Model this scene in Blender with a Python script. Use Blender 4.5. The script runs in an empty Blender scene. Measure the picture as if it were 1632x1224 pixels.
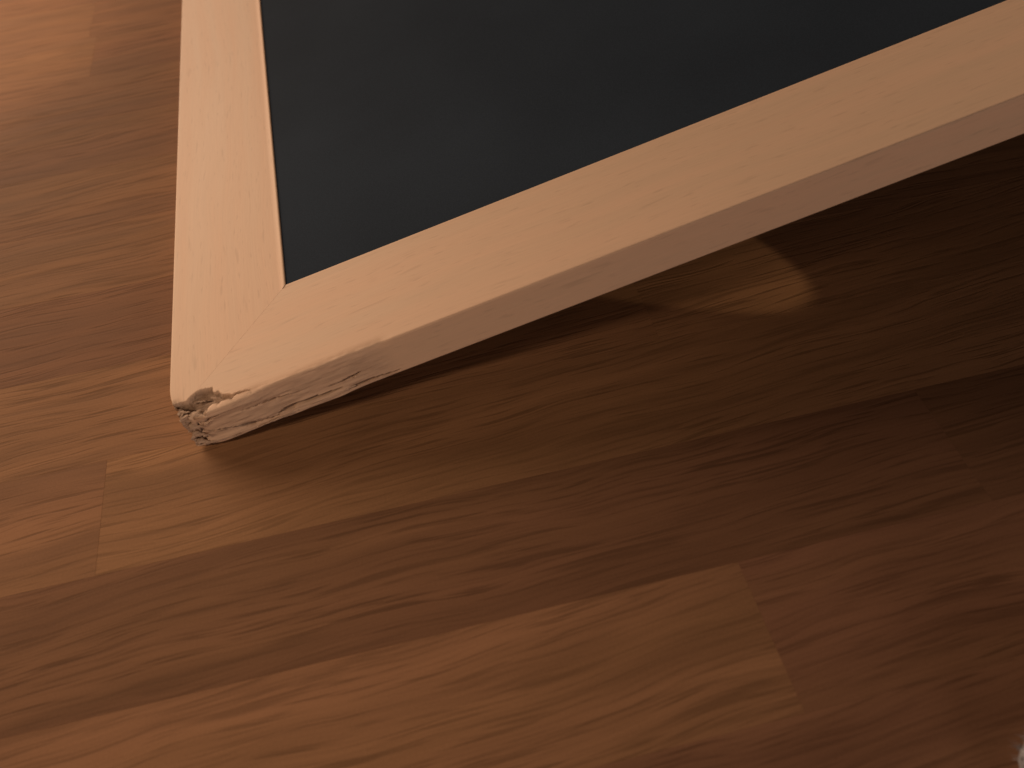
import bpy, math, random
import numpy as np
from mathutils import Matrix, Vector

random.seed(7)
rng = np.random.default_rng(11)
scene = bpy.context.scene
C = scene.collection

# ------------------------------------------------------------------ camera
# world: X right along the floor staves, Y away from the viewer, Z up, metres
cam_d = bpy.data.cameras.new('camera')
cam_d.sensor_width = 36.0
cam_d.lens = 36.0 * 1455.18 / 1632.0
cam_d.clip_start = 0.01
cam_d.clip_end = 50.0
cam_d.dof.use_dof = True
cam_d.dof.focus_distance = 0.51
cam_d.dof.aperture_fstop = 7.5
cam = bpy.data.objects.new('camera', cam_d)
C.objects.link(cam)
ROT = ((0.97352, -0.21352, -0.08168), (-0.21312, -0.7184, -0.66218), (0.08271, 0.66205, -0.74488))
cam.matrix_world = Matrix((
    (ROT[0][0], -ROT[1][0], -ROT[2][0], 0.0),
    (ROT[0][1], -ROT[1][1], -ROT[2][1], 0.0),
    (ROT[0][2], -ROT[1][2], -ROT[2][2], 0.36135),
    (0, 0, 0, 1)))
scene.camera = cam

# ------------------------------------------------------------------ world and lamps
world = bpy.data.worlds.new('World')
scene.world = world
world.use_nodes = True
bg = world.node_tree.nodes['Background']
bg.inputs['Color'].default_value = (1.0, 0.72, 0.60, 1)
bg.inputs['Strength'].default_value = 0.02

def aim(o, target):
    d = Vector(target) - o.location
    o.rotation_euler = d.to_track_quat('-Z', 'Y').to_euler()

def lamp(name, kind, loc, target, power, color, **kw):
    l = bpy.data.lights.new(name, kind)
    l.energy = power
    l.color = color
    for k, v in kw.items():
        setattr(l, k, v)
    o = bpy.data.objects.new(name, l)
    o.location = loc
    C.objects.link(o)
    aim(o, target)
    return o

# warm room lamp, a large soft shade beyond the board on the left
lamp('room_lamp', 'POINT', (-1.50, 2.40, 1.08), (0, 0.3, 0), 328.0, (1.0, 0.69, 0.48), shadow_soft_size=1.05)
# unseen fill spot, added to brighten the left; its cone fades towards the middle
lamp('left_fill_spot', 'SPOT', (-0.78, -0.12, 0.78), (-0.22, 0.30, 0.0), 16.0, (1.0, 0.66, 0.43),
     shadow_soft_size=0.08, spot_size=math.radians(40), spot_blend=1.0)
# unseen spot added for the orange pool of light further up on the left
lamp('pool_spot', 'SPOT', (-0.80, 1.02, 0.80), (-0.50, 0.90, 0.0), 20.0, (1.0, 0.58, 0.30),
     shadow_soft_size=0.03, spot_size=math.radians(37), spot_blend=0.5)
# unseen low fill behind the viewer, added to brighten the rail's outer side
lamp('front_fill', 'AREA', (0.55, -1.10, 0.34), (0.0, 0.35, 0.05), 5.4, (1.0, 0.72, 0.58), shape='DISK', size=0.5)
# unseen spot added to draw the light patch under the raised board
lamp('patch_spot', 'SPOT', (0.354, 0.1932, 0.0722), (0.0519, 0.4988, 0.0), 0.9, (1.0, 0.70, 0.42),
     shadow_soft_size=0.002, spot_size=math.radians(21.5), spot_blend=0.16)

scene.view_settings.view_transform = 'Standard'
scene.view_settings.look = 'None'
scene.view_settings.exposure = -0.08
scene.view_settings.gamma = 1.0
scene.view_settings.use_curve_mapping = False

# ------------------------------------------------------------------ node helpers
def new_mat(name):
    m = bpy.data.materials.new(name)
    m.use_nodes = True
    nt = m.node_tree
    return m, nt, nt.nodes['Principled BSDF']

class N:
    def __init__(self, nt):
        self.nt = nt
    def add(self, t, **kw):
        n = self.nt.nodes.new(t)
        for k, v in kw.items():
            setattr(n, k, v)
        return n
    def link(self, a, b):
        self.nt.links.new(a, b)
    def val(self, sock, v):
        if hasattr(v, 'is_output'):
            self.link(v, sock)
        else:
            sock.default_value = v
    def math(self, op, a, b=0.0, c=0.0, clamp=False):
        n = self.add('ShaderNodeMath', operation=op, use_clamp=clamp)
        self.val(n.inputs[0], a); self.val(n.inputs[1], b); self.val(n.inputs[2], c)
        return n.outputs[0]
    def vmul(self, v, s):
        n = self.add('ShaderNodeVectorMath', operation='MULTIPLY')
        self.val(n.inputs[0], v); self.val(n.inputs[1], s)
        return n.outputs[0]
    def vadd(self, v, s):
        n = self.add('ShaderNodeVectorMath', operation='ADD')
        self.val(n.inputs[0], v); self.val(n.inputs[1], s)
        return n.outputs[0]
    def noise(self, v, scale=1.0, detail=3.0, rough=0.5, dist=0.0):
        n = self.add('ShaderNodeTexNoise')
        self.link(v, n.inputs['Vector'])
        n.inputs['Scale'].default_value = scale
        n.inputs['Detail'].default_value = detail
        n.inputs['Roughness'].default_value = rough
        n.inputs['Distortion'].default_value = dist
        return n.outputs['Fac']
    def ramp(self, f, lo, hi, a=0.0, b=1.0, smooth=True):
        n = self.add('ShaderNodeMapRange')
        if smooth:
            n.interpolation_type = 'SMOOTHSTEP'
        self.val(n.inputs[0], f)
        n.inputs[1].default_value = lo; n.inputs[2].default_value = hi
        n.inputs[3].default_value = a; n.inputs[4].default_value = b
        return n.outputs[0]
    def attr(self, name, kind='OBJECT'):
        n = self.add('ShaderNodeAttribute', attribute_name=name, attribute_type=kind)
        return n
    def mix(self, f, a, b, mode='MIX'):
        n = self.add('ShaderNodeMix', data_type='RGBA', blend_type=mode)
        self.val(n.inputs[0], f); self.val(n.inputs[6], a); self.val(n.inputs[7], b)
        return n.outputs[2]

# ------------------------------------------------------------------ materials
def floor_material():
    m, nt, p = new_mat('oiled_parquet')
    n = N(nt)
    tc = n.add('ShaderNodeTexCoord')
    seed = n.attr('seed').outputs['Fac']
    tone = n.attr('tone').outputs['Fac']
    red = n.attr('red').outputs['Fac']
    ang = n.attr('grain_angle').outputs['Fac']
    rot = n.add('ShaderNodeVectorRotate', rotation_type='Z_AXIS')
    n.link(tc.outputs['Object'], rot.inputs['Vector'])
    n.link(ang, rot.inputs['Angle'])
    comb = n.add('ShaderNodeCombineXYZ')
    n.link(seed, comb.inputs[0]); n.link(n.math('MULTIPLY', seed, 0.37), comb.inputs[1]); n.link(seed, comb.inputs[2])
    v = n.vadd(rot.outputs[0], comb.outputs[0])
    # gentle waviness of the grain lines
    wav = n.noise(n.vmul(v, (7.0, 16.0, 1.0)), 1.0, 2.0)
    wv = n.add('ShaderNodeCombineXYZ')
    n.link(n.math('MULTIPLY', n.math('SUBTRACT', wav, 0.5), 0.022), wv.inputs[1])
    v2 = n.vadd(v, wv.outputs[0])
    broad = n.noise(n.vmul(v2, (3.2, 42.0, 1.0)), 1.0, 4.0, 0.55, 0.4)
    figure = n.noise(n.vmul(v2, (1.6, 15.0, 1.0)), 1.0, 2.0, 0.5, 0.8)
    rings = n.math('SINE', n.math('MULTIPLY', figure, 46.0))
    pores = n.noise(n.vmul(v2, (24.0, 560.0, 1.0)), 1.0, 2.0, 0.5)
    pores2 = n.noise(n.vmul(v2, (13.0, 300.0, 1.0)), 1.0, 2.0, 0.5)
    fibre = n.noise(n.vmul(v2, (16.0, 1100.0, 1.0)), 1.0, 2.0, 0.6)
    speck = n.noise(tc.outputs['Object'], 900.0, 1.0, 0.5)
    pm = n.math('MAXIMUM', n.ramp(pores, 0.50, 0.70), n.math('MULTIPLY', n.ramp(pores2, 0.52, 0.74), 0.9))
    # where pores cluster: open-grown rings
    pm = n.math('MULTIPLY', pm, n.ramp(broad, 0.30, 0.62, 0.35, 1.0))
    bright = n.math('ADD', n.ramp(broad, 0.22, 0.78, -0.24, 0.24, False), 1.0)
    bright = n.math('ADD', bright, n.math('MULTIPLY', rings, 0.045))
    bright = n.math('ADD', bright, n.ramp(fibre, 0.25, 0.75, -0.07, 0.07, False))
    bright = n.math('ADD', bright, n.ramp(speck, 0.25, 0.75, -0.05, 0.05, False))
    bright = n.math('MULTIPLY', bright, n.math('SUBTRACT', 1.0, n.math('MULTIPLY', pm, 0.36)))
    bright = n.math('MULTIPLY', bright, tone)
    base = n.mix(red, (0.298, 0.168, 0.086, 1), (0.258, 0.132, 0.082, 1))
    hue = n.noise(n.vmul(v2, (2.0, 22.0, 1.0)), 1.0, 2.0)
    base = n.mix(n.ramp(hue, 0.4, 0.75, 0.0, 0.35), base, (0.315, 0.182, 0.088, 1))
    col = n.add('ShaderNodeVectorMath', operation='SCALE')
    n.link(base, col.inputs[0]); n.link(bright, col.inputs['Scale'])
    n.link(col.outputs[0], p.inputs['Base Color'])
    n.link(n.ramp(broad, 0.2, 0.8, 0.58, 0.70, False), p.inputs['Roughness'])
    p.inputs['Specular IOR Level'].default_value = 0.05
    bump = n.add('ShaderNodeBump')
    bump.inputs['Strength'].default_value = 0.25
    bump.inputs['Distance'].default_value = 0.0004
    h = n.math('SUBTRACT', n.math('MULTIPLY', fibre, 0.3), pm)
    n.link(h, bump.inputs['Height'])
    n.link(bump.outputs[0], p.inputs['Normal'])
    return m

def beech_material():
    m, nt, p = new_mat('varnished_beech')
    n = N(nt)
    tc = n.add('ShaderNodeTexCoord')
    ang = n.attr('grain_angle').outputs['Fac']
    seed = n.attr('seed').outputs['Fac']
    rot = n.add('ShaderNodeVectorRotate', rotation_type='Z_AXIS')
    n.link(tc.outputs['Object'], rot.inputs['Vector'])
    n.link(ang, rot.inputs['Angle'])
    comb = n.add('ShaderNodeCombineXYZ')
    n.link(seed, comb.inputs[0]); n.link(seed, comb.inputs[2])
    v = n.vadd(rot.outputs[0], comb.outputs[0])
    wav = n.noise(n.vmul(v, (5.0, 12.0, 12.0)), 1.0, 2.0)
    wv = n.add('ShaderNodeCombineXYZ')
    n.link(n.math('MULTIPLY', n.math('SUBTRACT', wav, 0.5), 0.02), wv.inputs[1])
    v = n.vadd(v, wv.outputs[0])
    streak = n.noise(n.vmul(v, (4.0, 70.0, 70.0)), 1.0, 4.0, 0.55)
    fleck = n.noise(n.vmul(v, (85.0, 620.0, 620.0)), 1.0, 1.0, 0.5)
    fleck2 = n.noise(n.vmul(v, (40.0, 330.0, 330.0)), 1.0, 1.0, 0.5)
    fine = n.noise(n.vmul(v, (25.0, 1300.0, 1300.0)), 1.0, 2.0, 0.6)
    fm = n.math('MAXIMUM', n.ramp(fleck, 0.62, 0.76), n.ramp(fleck2, 0.64, 0.78))
    bright = n.math('ADD', n.ramp(streak, 0.25, 0.75, -0.05, 0.05, False), 1.0)
    bright = n.math('ADD', bright, n.ramp(fine, 0.25, 0.75, -0.035, 0.035, False))
    bright = n.math('MULTIPLY', bright, n.math('SUBTRACT', 1.0, n.math('MULTIPLY', fm, 0.11)))
    sound = n.mix(n.ramp(streak, 0.35, 0.7), (0.680, 0.505, 0.362, 1), (0.685, 0.490, 0.350, 1))
    # torn, unvarnished wood where the corner was crushed
    raw = n.attr('raw', 'GEOMETRY').outputs['Fac']
    fib = n.noise(n.vmul(v, (60.0, 900.0, 900.0)), 1.0, 3.0, 0.65)
    torn = n.mix(n.ramp(fib, 0.3, 0.7), (0.33, 0.24, 0.18, 1), (0.55, 0.42, 0.32, 1))
    base = n.mix(raw, sound, torn)
    col = n.add('ShaderNodeVectorMath', operation='SCALE')
    n.link(base, col.inputs[0]); n.link(bright, col.inputs['Scale'])
    n.link(col.outputs[0], p.inputs['Base Color'])
    n.link(n.math('ADD', n.ramp(streak, 0.2, 0.8, 0.46, 0.58, False), n.math('MULTIPLY', raw, 0.35)), p.inputs['Roughness'])
    p.inputs['Specular IOR Level'].default_value = 0.15
    bump = n.add('ShaderNodeBump')
    bump.inputs['Distance'].default_value = 0.0005
    n.link(n.math('ADD', n.math('MULTIPLY', raw, 0.7), 0.10), bump.inputs['Strength'])
    n.link(n.math('ADD', fib, n.math('MULTIPLY', fm, -0.4)), bump.inputs['Height'])
    n.link(bump.outputs[0], p.inputs['Normal'])
    return m

def slate_material():
    m, nt, p = new_mat('chalkboard_coating')
    n = N(nt)
    tc = n.add('ShaderNodeTexCoord')
    cloud = n.noise(tc.outputs['Object'], 6.0, 3.0, 0.5)
    grit = n.noise(tc.outputs['Object'], 1500.0, 2.0, 0.6)
    f = n.math('ADD', n.ramp(cloud, 0.3, 0.7, 0.86, 1.18, False), n.ramp(grit, 0.25, 0.75, -0.16, 0.16, False))
    col = n.add('ShaderNodeVectorMath', operation='SCALE')
    col.inputs[0].default_value = (0.0275, 0.0400, 0.0580)
    n.link(f, col.inputs['Scale'])
    n.link(col.outputs[0], p.inputs['Base Color'])
    p.inputs['Roughness'].default_value = 0.8
    p.inputs['Specular IOR Level'].default_value = 0.02
    bump = n.add('ShaderNodeBump')
    bump.inputs['Strength'].default_value = 0.15
    bump.inputs['Distance'].default_value = 0.0002
    n.link(grit, bump.inputs['Height'])
    n.link(bump.outputs[0], p.inputs['Normal'])
    return m

def wool_material():
    m, nt, p = new_mat('grey_wool')
    n = N(nt)
    tc = n.add('ShaderNodeTexCoord')
    k = n.noise(tc.outputs['Object'], 420.0, 3.0, 0.6)
    n.link(n.mix(k, (0.22, 0.22, 0.235, 1), (0.50, 0.50, 0.52, 1)), p.inputs['Base Color'])
    p.inputs['Roughness'].default_value = 0.95
    p.inputs['Specular IOR Level'].default_value = 0.1
    return m

M_FLOOR = floor_material()
M_BEECH = beech_material()
M_SLATE = slate_material()
M_WOOL = wool_material()

def mesh_obj(name, verts, faces, mat, parent=None, smooth=False):
    me = bpy.data.meshes.new(name)
    me.from_pydata([tuple(map(float, v)) for v in verts], [], faces)
    me.update()
    if smooth:
        me.shade_smooth()
    me.materials.append(mat)
    o = bpy.data.objects.new(name, me)
    C.objects.link(o)
    if parent is not None:
        o.parent = parent
    return o

# ------------------------------------------------------------------ floor: slab and single staves
ROW_W, ROW_Y0 = 0.070, 0.1196016
STAVE_T = 0.012
sx, sy = 4.0, 4.0
slab = mesh_obj('floor', [(-sx, -sy, -0.03), (sx, -sy, -0.03), (sx, sy, -0.03), (-sx, sy, -0.03),
                          (-sx, -sy, -STAVE_T), (sx, -sy, -STAVE_T), (sx, sy, -STAVE_T), (-sx, sy, -STAVE_T)],
                [(0, 3, 2, 1), (4, 5, 6, 7), (0, 1, 5, 4), (1, 2, 6, 5), (2, 3, 7, 6), (3, 0, 4, 7)], M_FLOOR)
slab['kind'] = 'structure'
slab['label'] = 'reddish brown wooden strip parquet floor under the chalkboard'
slab['tone'] = 0.6; slab['red'] = 0.5; slab['seed'] = 3.0; slab['grain_angle'] = 0.0

def stave(x0, x1, row, tone, red, ang):
    L, Wd = x1 - x0, ROW_W
    g, b = 0.00001, 0.00005
    hx, hy = L / 2 - g, Wd / 2 - g
    vs, fs = [], []
    for (ax, ay, z) in ((hx, hy, -STAVE_T), (hx, hy, -b), (hx - b, hy - b, 0.0)):
        vs += [(-ax, -ay, z), (ax, -ay, z), (ax, ay, z), (-ax, ay, z)]
    for r in (0, 4):
        for i in range(4):
            j = (i + 1) % 4
            fs.append((r + i, r + j, r + 4 + j, r + 4 + i))
    fs.append((8, 9, 10, 11))
    o = mesh_obj('stave', vs, fs, M_FLOOR, slab)
    o.location = ((x0 + x1) / 2, ROW_Y0 + (row + 0.5) * ROW_W, random.uniform(-0.00002, 0.00002))
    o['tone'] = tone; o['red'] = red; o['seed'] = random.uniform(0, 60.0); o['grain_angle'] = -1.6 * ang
    return o

# rows with joints and tones set by hand: (right end, tone, redness, grain angle)
A = math.radians
plan = {
    -1: [(-0.30, 0.90, 0.3, 0.0), (0.62, 0.80, 0.9, A(2))],  # dark right stave stands in for shade below the lower right shadow edge
    0: [(-0.36, 0.92, 0.4, 0.0), (0.114, 0.96, 0.4, A(2.5)), (0.66, 0.85, 0.9, A(2))],  # joint and darker right stave imitate the shadow edge at lower right
    1: [(-0.40, 0.8, 0.5, 0.0), (0.235, 0.69, 0.65, A(1.5)), (0.80, 0.70, 0.6, A(2))],
    2: [(-0.1735, 0.92, 0.4, A(1)), (0.34, 0.98, 0.1, A(2.5)), (0.86, 0.9, 0.4, 0.0)],
    3: [(-0.42, 0.95, 0.3, A(1)), (0.125, 0.94, 0.2, A(2)), (0.56, 0.92, 0.2, A(3))],
    4: [(-0.50, 0.82, 0.5, 0.0), (0.02, 0.82, 0.6, A(2)), (0.50, 0.95, 0.3, A(-2))],
    5: [(-0.36, 0.98, 0.35, A(2)), (0.10, 0.92, 0.3, A(2)), (0.60, 0.85, 0.5, 0.0)],
    6: [(-0.46, 0.95, 0.3, 0.0), (0.02, 0.90, 0.35, A(3)), (0.52, 0.85, 0.5, 0.0)],
    7: [(-0.33, 0.98, 0.4, A(2)), (0.14, 0.86, 0.5, A(3)), (0.62, 0.9, 0.4, 0.0)],
    8: [(-0.40, 1.0, 0.4, A(2)), (0.06, 0.88, 0.45, A(2)), (0.58, 0.9, 0.4, 0.0)],
    9: [(-0.221, 0.97, 0.25, A(2)), (0.25, 0.88, 0.6, A(2)), (0.74, 0.9, 0.4, 0.0)],
    10: [(-0.228, 0.96, 0.3, A(2)), (0.16, 0.88, 0.6, A(1)), (0.66, 0.9, 0.4, 0.0)],
    11: [(-0.42, 0.98, 0.5, A(2)), (0.10, 0.9, 0.5, A(1)), (0.58, 0.9, 0.4, 0.0)],
}
XL, XR = -1.15, 1.35
for row in range(-8, 20):
    x = XL
    if row in plan:
        first = True
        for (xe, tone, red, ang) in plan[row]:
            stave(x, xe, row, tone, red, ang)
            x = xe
    else:
        xe = XL + random.uniform(0.15, 0.5)
        stave(x, xe, row, random.uniform(0.7, 1.05), random.random() * 0.8, A(random.uniform(-2, 3)))
        x = xe
    while x < XR:
        xe = x + random.uniform(0.40, 0.56)
        stave(x, xe, row, random.uniform(0.68, 1.05), random.random() * 0.8, A(random.uniform(-2, 3)))
        x = xe

# ------------------------------------------------------------------ framed chalkboard, tilted, its lower left corner crushed
mm = 0.001
RW, RT = 68.4, 24.2            # rail width and thickness in mm
BW, BH = 640.0, 900.0          # outer size of the board in mm
bx = Vector((0.97663, 0.00206, 0.2149)).normalized()
by = Vector((-0.00555, 0.99986, 0.01564))
by = (by - bx * by.dot(bx)).normalized()
bz = bx.cross(by)
board = bpy.data.objects.new('framed_chalkboard', None)
C.objects.link(board)
base = Vector((-0.13321, 0.32235, 0.0236)) - bz * (RT * mm)
base.z = max(base.z, 0.0002)
board.matrix_world = Matrix((
    (bx.x, by.x, bz.x, base.x), (bx.y, by.y, bz.y, base.y), (bx.z, by.z, bz.z, base.z), (0, 0, 0, 1)))
board['label'] = 'dark chalkboard in a pale beech frame with a crushed, splintered corner on the floor'
board['category'] = 'chalkboard'

# ---- value noise for the torn wood
_tab = rng.random((64, 64, 64))
def vnoise(p):
    p = np.asarray(p, float)
    i = np.floor(p).astype(int); f = p - i
    f = f * f * (3 - 2 * f)
    r = 0
    for dx in (0, 1):
        for dy in (0, 1):
            for dz in (0, 1):
                w = (f[..., 0] if dx else 1 - f[..., 0]) * (f[..., 1] if dy else 1 - f[..., 1]) * (f[..., 2] if dz else 1 - f[..., 2])
                r = r + w * _tab[(i[..., 0] + dx) % 64, (i[..., 1] + dy) % 64, (i[..., 2] + dz) % 64]
    return r * 2 - 1

def seg_dist(P, pts):
    """distance to a polyline in 2D, and the width interpolated along it; pts = (u, v, half width)"""
    best = np.full(len(P), 1e9); hw = np.zeros(len(P))
    for a, b in zip(pts[:-1], pts[1:]):
        a = np.array(a, float); b = np.array(b, float)
        d = b[:2] - a[:2]
        t = np.clip(((P - a[:2]) @ d) / (d @ d), 0, 1)
        q = a[:2] + t[:, None] * d
        dist = np.linalg.norm(P - q, axis=1)
        k = dist < best
        best[k] = dist[k]; hw[k] = (a[2] + t * (b[2] - a[2]))[k]
    return best, hw

def poly_sd(P, poly):
    """signed distance to a polygon, negative inside"""
    poly = np.array(poly, float)
    d = np.full(len(P), 1e9); inside = np.zeros(len(P), bool)
    for i in range(len(poly)):
        a, b = poly[i], poly[(i + 1) % len(poly)]
        e = b - a
        t = np.clip(((P - a) @ e) / (e @ e), 0, 1)
        d = np.minimum(d, np.linalg.norm(P - (a + t[:, None] * e), axis=1))
        c = ((a[1] > P[:, 1]) != (b[1] > P[:, 1]))
        with np.errstate(divide='ignore', invalid='ignore'):
            xi = a[0] + (P[:, 1] - a[1]) / (b[1] - a[1]) * (b[0] - a[0])
        inside ^= c & (P[:, 0] < xi)
    return np.where(inside, -d, d)

def sstep(x, a, b):
    t = np.clip((x - a) / (b - a), 0, 1)
    return t * t * (3 - 2 * t)

def damage(P):
    """P: points in board millimetres, top face z = 0, outer side y = 0. Returns moved points and how raw the wood is."""
    P = P.copy()
    x, y, z = P[:, 0].copy(), P[:, 1].copy(), P[:, 2].copy()
    raw = np.zeros(len(P))
    n1 = vnoise(P * 0.35 + 7); n2 = vnoise(P * np.array([0.22, 0.6, 0.6]) + 21); n3 = vnoise(P * np.array([0.12, 0.7, 0.7]) + 40)
    topness = sstep(z, -2.2, -0.6)
    sideness = sstep(-y, -2.0, -0.5)
    # crater torn out of the top face, running out into a crack along the edge
    crater = [(-3, 11.6), (4, 11.2), (8.5, 10.8), (11.8, 13.9), (16, 14.6), (20.6, 15.6), (23.5, 13.6), (25.5, 10.6), (29.5, 6.6), (35, 4.3),
              (44.8, 2.6), (36, 2.2), (30.5, 1.6), (25, 2.8), (20.5, 1.0), (17, -3), (-3, -3)]
    jit = np.stack([x + 0.8 * n1 + 0.4 * n2, y + 0.8 * vnoise(P * 0.4 + 55)], 1)
    sd = poly_sd(jit, crater)
    k = sstep(-sd, -0.25, 0.7) * topness
    depth = (3.4 + 1.3 * n1 + 1.1 * n2 + 1.6 * sstep(-sd, 0.5, 4.0)) * k
    depth += 10.0 * sstep(12.0 - x, 0, 6) * k
    P[:, 2] -= depth
    raw = np.maximum(raw, sstep(-sd, -0.5, 0.3) * topness)
    # crushed corner: the vertical edge is pushed in
    dc = np.sqrt(x ** 2 + (y * 0.8) ** 2)
    zz = sstep(z, -23, -9)
    push = np.exp(-(dc / 9.0) ** 2) * (0.50 + 0.5 * zz)
    P[:, 0] += push * (6.2 + 2.6 * n2 + 1.0 * n1)
    P[:, 1] += push * (4.0 + 2.4 * n2 + 0.6 * n1)
    P[:, 2] -= push * 2.0 * topness
    raw = np.maximum(raw, sstep(push, 0.10, 0.35))
    # splintered side face: bulged strips between long cracks
    xs = np.stack([x + 0.6 * n1, z + 0.35 * n2 + 0.5 * n3], 1)
    reach = sstep(122 - x, 0, 45) * sideness
    strip_up = sstep(z - (-15.5 - 0.10 * (x - 12)), -0.6, 0.6)
    bul = (1.5 * strip_up * sstep(60 - x, 0, 25) * sstep(x, 6, 18)
           + 1.1 * np.exp(-((x - 30) / 18) ** 2) * sstep(z, -8, -2)
           + 1.3 * sstep(-z, 17, 21) * np.exp(-((x - 72) / 25) ** 2)
           + 1.4 * sstep(-z, 18.5, 22) * np.exp(-((x - 22) / 16) ** 2)
           + 0.35 * n3) * reach
    P[:, 1] -= bul
    cracks = [
        [(9, -11.5, 0.3), (14, -13.6, 0.5), (21, -15.6, 0.6), (28, -17.6, 0.85), (33, -19.4, 0.95), (38, -20.6, 0.7), (45, -21.6, 0.35), (50, -21.2, 0.15)],
        [(49, -19.6, 0.2), (53, -19.5, 1.1), (57, -19.3, 1.25), (61, -18.8, 0.6), (66, -18.6, 0.85), (71, -18.6, 0.75), (77, -18.9, 0.5), (86, -19.4, 0.2)],
        [(80, -15.6, 0.1), (86, -15.2, 0.3), (91.5, -14.8, 0.75), (95, -14.4, 0.7), (98.5, -13.7, 0.15)],
        [(88, -21.3, 0.15), (96, -21.2, 0.5), (101, -21.2, 0.7), (106, -21.6, 0.5), (116, -21.9, 0.1)],
        [(36, -7.5, 0.1), (50, -9.5, 0.25), (66, -11.0, 0.12)],
        [(14, -6.0, 0.6), (20, -4.6, 0.4), (26, -3.6, 0.1)],
        [(2, -7, 1.3), (6, -10.5, 1.7), (8.5, -13.5, 0.7)],
        [(2, -18.5, 0.9), (7, -21.0, 0.5)],
    ]
    cr = np.zeros(len(P))
    for i, ln in enumerate(cracks):
        d, hw = seg_dist(xs, ln)
        cr = np.maximum(cr, (1 - sstep(d, hw * 0.45, hw * 1.0 + 0.12)) * np.minimum(1.0, hw / 0.5))
    P[:, 1] += cr * sideness * (6.5 + 3.0 * sstep(10 - x, 0, 4))
    raw = np.maximum(raw, cr * sideness)
    # the crushed top edge, rubbed back and uneven
    edge = np.exp(-((y ** 2 + z ** 2) / 3.0 ** 2)) * sstep(122 - x, 0, 10)
    w = edge * (0.5 + 0.4 * vnoise(P * np.array([0.07, 0.1, 0.1]) + 70) + 0.12 * n1) * sstep(x, 20, 50)
    P[:, 1] += w * 1.1
    P[:, 2] -= w * 1.0
    raw = np.maximum(raw, 0.55 * sstep(119 - x, 0, 12) * sideness * (0.75 + 0.25 * n3))
    # small hollows and fuzz
    fz = raw * sstep(130 - x, 0, 10)
    P[:, 1] += fz * sideness * 0.25 * n2
    P[:, 2] += fz * topness * 0.7 * n2
    return P, raw

def profile(fine, lip):
    """closed rail section as (v across from outer edge, z) in mm, top face z = 0; runs outer side up, over the top, down inside, back"""
    r, ri = 0.9, 1.6
    st = 0.5 if fine else 6.0
    pts = []
    zs = np.arange(-RT + 0.6, -r - 0.01, st if fine else 8.0)
    pts += [(0.6, -RT), (0.15, -RT + 0.2)] + [(0.0, z) for z in zs]
    for a in np.linspace(0, 90, 4):
        pts.append((r - r * math.cos(math.radians(a)), -r + r * math.sin(math.radians(a))))
    if fine:
        vs = list(np.arange(r + 0.5, 24, 0.5)) + list(np.arange(24, RW - ri - 1, 2.0))
    else:
        vs = list(np.arange(r + 6, RW - ri - 1, 8.0))
    pts += [(v, 0.0) for v in vs]
    q = 1.0 if lip else 0.12
    pts += [(RW - 2.3, 0.0), (RW - 1.7, 0.26 * q), (RW - 1.0, 0.42 * q), (RW - 0.4, 0.36 * q), (RW, 0.0)]   # proud inner lip of the upright rails
    pts += [(RW, -5.0), (RW, -RT)]
    return pts

def rail(side, fine):
    prof = profile(fine, side in ('left', 'right'))
    Ln = BW if side in ('bottom', 'top') else BH
    if fine:
        st = np.concatenate([np.arange(0, 30, 0.5), np.arange(30, 125, 0.6), np.arange(125, 150, 3), np.linspace(150, Ln, 16)])
    else:
        st = np.concatenate([[0], np.linspace(0.02 * Ln, 0.98 * Ln, 10), [Ln]])
    g = 0.06                                        # hairline at the mitre
    V = np.array([p[0] for p in prof]); Z = np.array([p[1] for p in prof])
    S = st[:, None]
    along = (V[None] + g) + S * (Ln - 2 * (V[None] + g)) / Ln
    across = np.repeat(V[None], len(st), 0)
    zz = np.repeat(Z[None], len(st), 0)
    if side == 'bottom':
        X, Y = along, across
    elif side == 'top':
        X, Y = BW - along, BH - across
    elif side == 'left':
        X, Y = across, along            # dense stations at the crushed corner
    else:
        X, Y = BW - across, along
    P = np.stack([X, Y, zz], -1).reshape(-1, 3)
    raw = np.zeros(len(P))
    if side in ('bottom', 'left'):
        near = (P[:, 0] < 135) & (P[:, 1] < 40)
        Q, rw = damage(P[near])
        P[near] = Q; raw[near] = rw
    n, m = len(st), len(prof)
    faces = []
    for i in range(n - 1):
        for j in range(m):
            k = (j + 1) % m
            faces.append((i * m + j, i * m + k, (i + 1) * m + k, (i + 1) * m + j))
    faces.append(tuple(range(m - 1, -1, -1)))
    faces.append(tuple((n - 1) * m + j for j in range(m)))
    P = P * mm
    P[:, 2] += RT * mm
    o = mesh_obj('frame_rail', P, faces, M_BEECH, board, smooth=False)
    me = o.data
    if side != 'left':
        me.flip_normals()
    me.shade_smooth()
    me.set_sharp_from_angle(angle=math.radians(50))
    at = me.attributes.new('raw', 'FLOAT', 'POINT')
    at.data.foreach_set('value', raw.astype(np.float32))
    o['grain_angle'] = 0.0 if side in ('bottom', 'top') else math.pi / 2
    o['seed'] = {'bottom': 1.3, 'left': 5.1, 'top': 9.0, 'right': 13.7}[side]
    return o

r_bottom = rail('bottom', True)
r_bottom['label'] = 'pale beech rail with a splintered, cracked end at the floor'
r_left = rail('left', True)
r_right = rail('right', False)
r_top = rail('top', False)

# chalk panel, set back a little behind the frame's inner edge
zt = RT - 0.7
pn = []
for z in (zt - 4.0, zt):
    pn += [(RW - 6, RW - 6, z), (BW - RW + 6, RW - 6, z), (BW - RW + 6, BH - RW + 6, z), (RW - 6, BH - RW + 6, z)]
panel = mesh_obj('chalk_panel', np.array(pn) * mm, [(3, 2, 1, 0), (4, 5, 6, 7), (0, 1, 5, 4), (1, 2, 6, 5), (2, 3, 7, 6), (3, 0, 4, 7)], M_SLATE, board)
panel['label'] = 'matt dark grey chalk writing panel'

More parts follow.
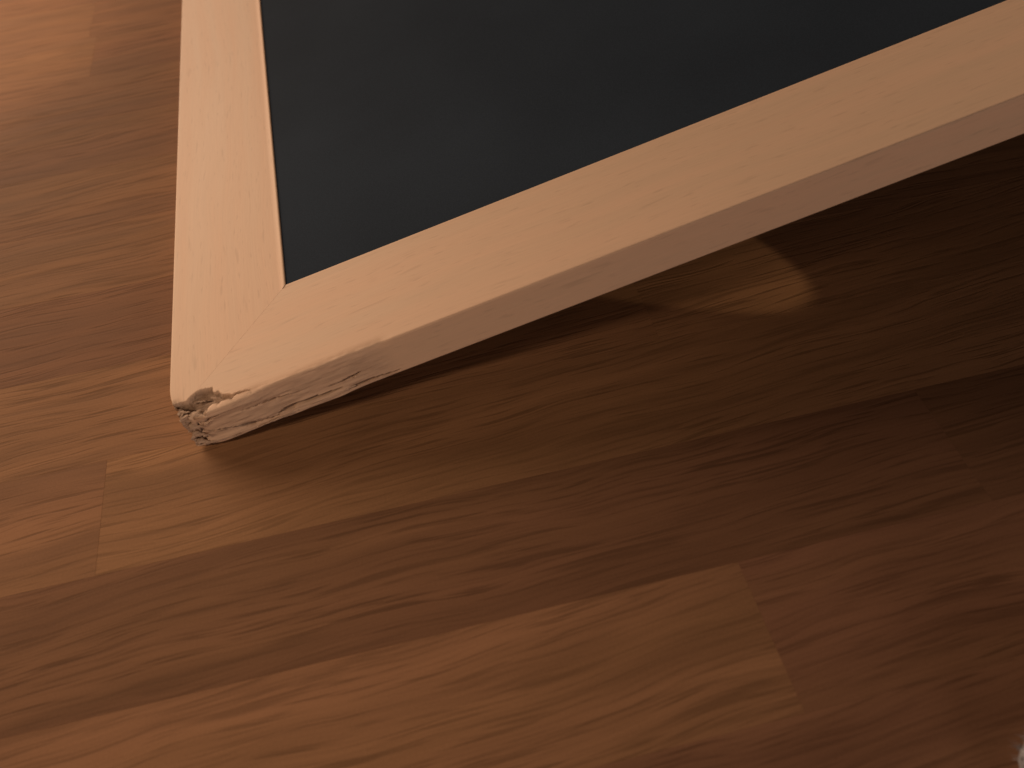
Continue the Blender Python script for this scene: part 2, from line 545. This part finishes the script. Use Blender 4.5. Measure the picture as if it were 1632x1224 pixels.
# ---- torn splinters that stand up from the broken corner
def splinter(p0, p1, w0, t0, seed, twist=0.0, n=12):
    """a tapering ragged sliver from p0 to p1 (board mm)"""
    r = np.random.default_rng(seed)
    p0, p1 = np.array(p0, float), np.array(p1, float)
    d = p1 - p0; L = np.linalg.norm(d); d /= L
    up = np.array([0, 0, 1.0]); s = np.cross(d, up); s /= np.linalg.norm(s); u = np.cross(s, d)
    vs, fs = [], []
    for i in range(n):
        t = i / (n - 1)
        tap = (1 - t ** 1.6) * (0.75 + 0.35 * r.random()) * (0.55 + 0.45 * min(1, t * 5)) + 0.03
        c = p0 + d * L * t + s * r.normal(0, 0.10 * w0) + u * r.normal(0, 0.12 * t0)
        a0 = twist * t
        for k in range(7):
            a = 2 * math.pi * k / 7 + a0
            q = 1 + 0.22 * r.normal()
            vs.append(c + s * math.cos(a) * w0 * tap * q + u * math.sin(a) * t0 * tap * q)
    for i in range(n - 1):
        for k in range(7):
            j = (k + 1) % 7
            fs.append((i * 7 + k, i * 7 + j, (i + 1) * 7 + j, (i + 1) * 7 + k))
    fs.append(tuple(range(6, -1, -1)))
    fs.append(tuple((n - 1) * 7 + k for k in range(7)))
    V = np.array(vs) * mm; V[:, 2] += RT * mm
    o = mesh_obj('splinter', V, fs, M_BEECH, r_bottom, smooth=True)
    at = o.data.attributes.new('raw', 'FLOAT', 'POINT')
    at.data.foreach_set('value', np.ones(len(V), np.float32))
    o['grain_angle'] = 0.0; o['seed'] = seed * 1.7
    return o

splinter((9, 5, -5), (20, -1.5, -3.0), 3.2, 2.4, 1, 0.5)
splinter((7, 2, -8), (15, -2.0, -8.5), 2.6, 2.0, 2, 0.3)
splinter((5.5, 1.5, -13), (14, -1.6, -16), 2.0, 1.8, 3)
splinter((4, 9, -3.5), (11, 5, -2.2), 1.3, 0.9, 4)
splinter((3.0, 6, -6.0), (7.5, 0.5, -4.5), 1.0, 0.8, 5)
splinter((4.5, 1.5, -19), (12, -1.5, -22), 1.8, 1.4, 8)
splinter((3.5, 0.5, -21.5), (30, -1.9, -23.0), 1.3, 0.7, 12, 0.2, 16)
splinter((60, -0.3, -22.5), (34, -2.0, -22.6), 1.1, 0.6, 13, 0.2, 16)
splinter((92, 0.0, -21.0), (66, -1.6, -21.4), 0.9, 0.6, 14, 0.2, 16)
splinter((12, 12, -3.2), (20, 8.5, -2.4), 0.9, 0.5, 9)
splinter((22, 10, -3.0), (29, 5.5, -1.8), 0.8, 0.5, 10)

# flat flap of wood split off the top edge
def flap():
    r = np.random.default_rng(31)
    n = 26
    vs, fs = [], []
    for i in range(n):
        t = i / (n - 1)
        j = r.normal(0, 0.16)
        xi, xo = 45 - 27 * t + j, 45 - 30 * t - j
        a = np.array([xi, 1.7 + 0.9 * math.sin(t * 2.6) + j, -0.5 - 3.0 * t ** 1.3])
        b = np.array([xo, 0.3 - 2.6 * t, -0.9 - 6.8 * t ** 1.15 + j])
        m = a * 0.5 + b * 0.5 + np.array([0, 0.1, 0.25 + 0.2 * r.normal()])
        th = np.array([0, 0.55, -0.8])
        vs += [a, m, b, b + th, m + th, a + th]
    for i in range(n - 1):
        for k in range(6):
            q = (k + 1) % 6
            fs.append((i * 6 + k, i * 6 + q, (i + 1) * 6 + q, (i + 1) * 6 + k))
    fs.append((5, 4, 3, 2, 1, 0))
    fs.append(tuple((n - 1) * 6 + k for k in range(6)))
    V = np.array(vs) * mm; V[:, 2] += RT * mm
    o = mesh_obj('splinter', V, fs, M_BEECH, r_bottom)
    at = o.data.attributes.new('raw', 'FLOAT', 'POINT')
    at.data.foreach_set('value', np.full(len(V), 0.45, np.float32))
    o['grain_angle'] = 0.0; o['seed'] = 21.0
    o['label'] = 'flat flap of wood split off the upper edge'
flap()

# ------------------------------------------------------------------ woolly cloth at the picture's lower right corner
def wool(cx, cy, rx, ry, h):
    vs, fs = [], []
    nu, nv = 64, 24
    for i in range(nv + 1):
        ph = math.pi / 2 * (1 - i / nv)
        for j in range(nu):
            th = 2 * math.pi * j / nu
            q = np.array([math.cos(th) * math.cos(ph), math.sin(th) * math.cos(ph), math.sin(ph)])
            k = 1 + 0.06 * float(vnoise(q * 6 + 3)) + 0.03 * float(vnoise(q * 17 + 9))
            vs.append((q[0] * rx * k, q[1] * ry * k, max(0.0008, q[2] * h * k)))
    for i in range(nv):
        for j in range(nu):
            k = (j + 1) % nu
            fs.append((i * nu + j, (i + 1) * nu + j, (i + 1) * nu + k, i * nu + k))
    fs.append(tuple(nv * nu + j for j in range(nu)))
    body = mesh_obj('wool_cloth', vs, fs, M_WOOL, smooth=True)
    body.location = (cx, cy, 0)
    body['label'] = 'pale grey woolly cloth peeking in at the bottom right corner'
    body['category'] = 'cloth'
    fv, ff = [], []
    r = random.Random(5)
    for _ in range(6000):
        v = Vector(vs[r.randrange(nu * (nv - 1)) if True else 0])
        nrm = Vector((v.x / rx ** 2, v.y / ry ** 2, v.z / h ** 2)).normalized()
        d = (nrm + Vector((r.gauss(0, .6), r.gauss(0, .6), r.gauss(0, .6)))).normalized()
        L = r.uniform(0.0015, 0.0040); w = 0.00018
        s = d.orthogonal().normalized() * w
        e = v + d * L + Vector((r.gauss(0, .001), r.gauss(0, .001), r.gauss(0, .0008)))
        e.z = max(e.z, 0.0003)
        b = len(fv)
        t = d.cross(s).normalized() * w
        fv += [v + s, v - s * .5 + t, v - s * .5 - t, e]
        ff += [(b, b + 1, b + 3), (b + 1, b + 2, b + 3), (b + 2, b, b + 3)]
    fz = mesh_obj('wool_fuzz', fv, ff, M_WOOL, body)
    fz['kind'] = 'stuff'
wool(0.2215, 0.064, 0.046, 0.040, 0.030)
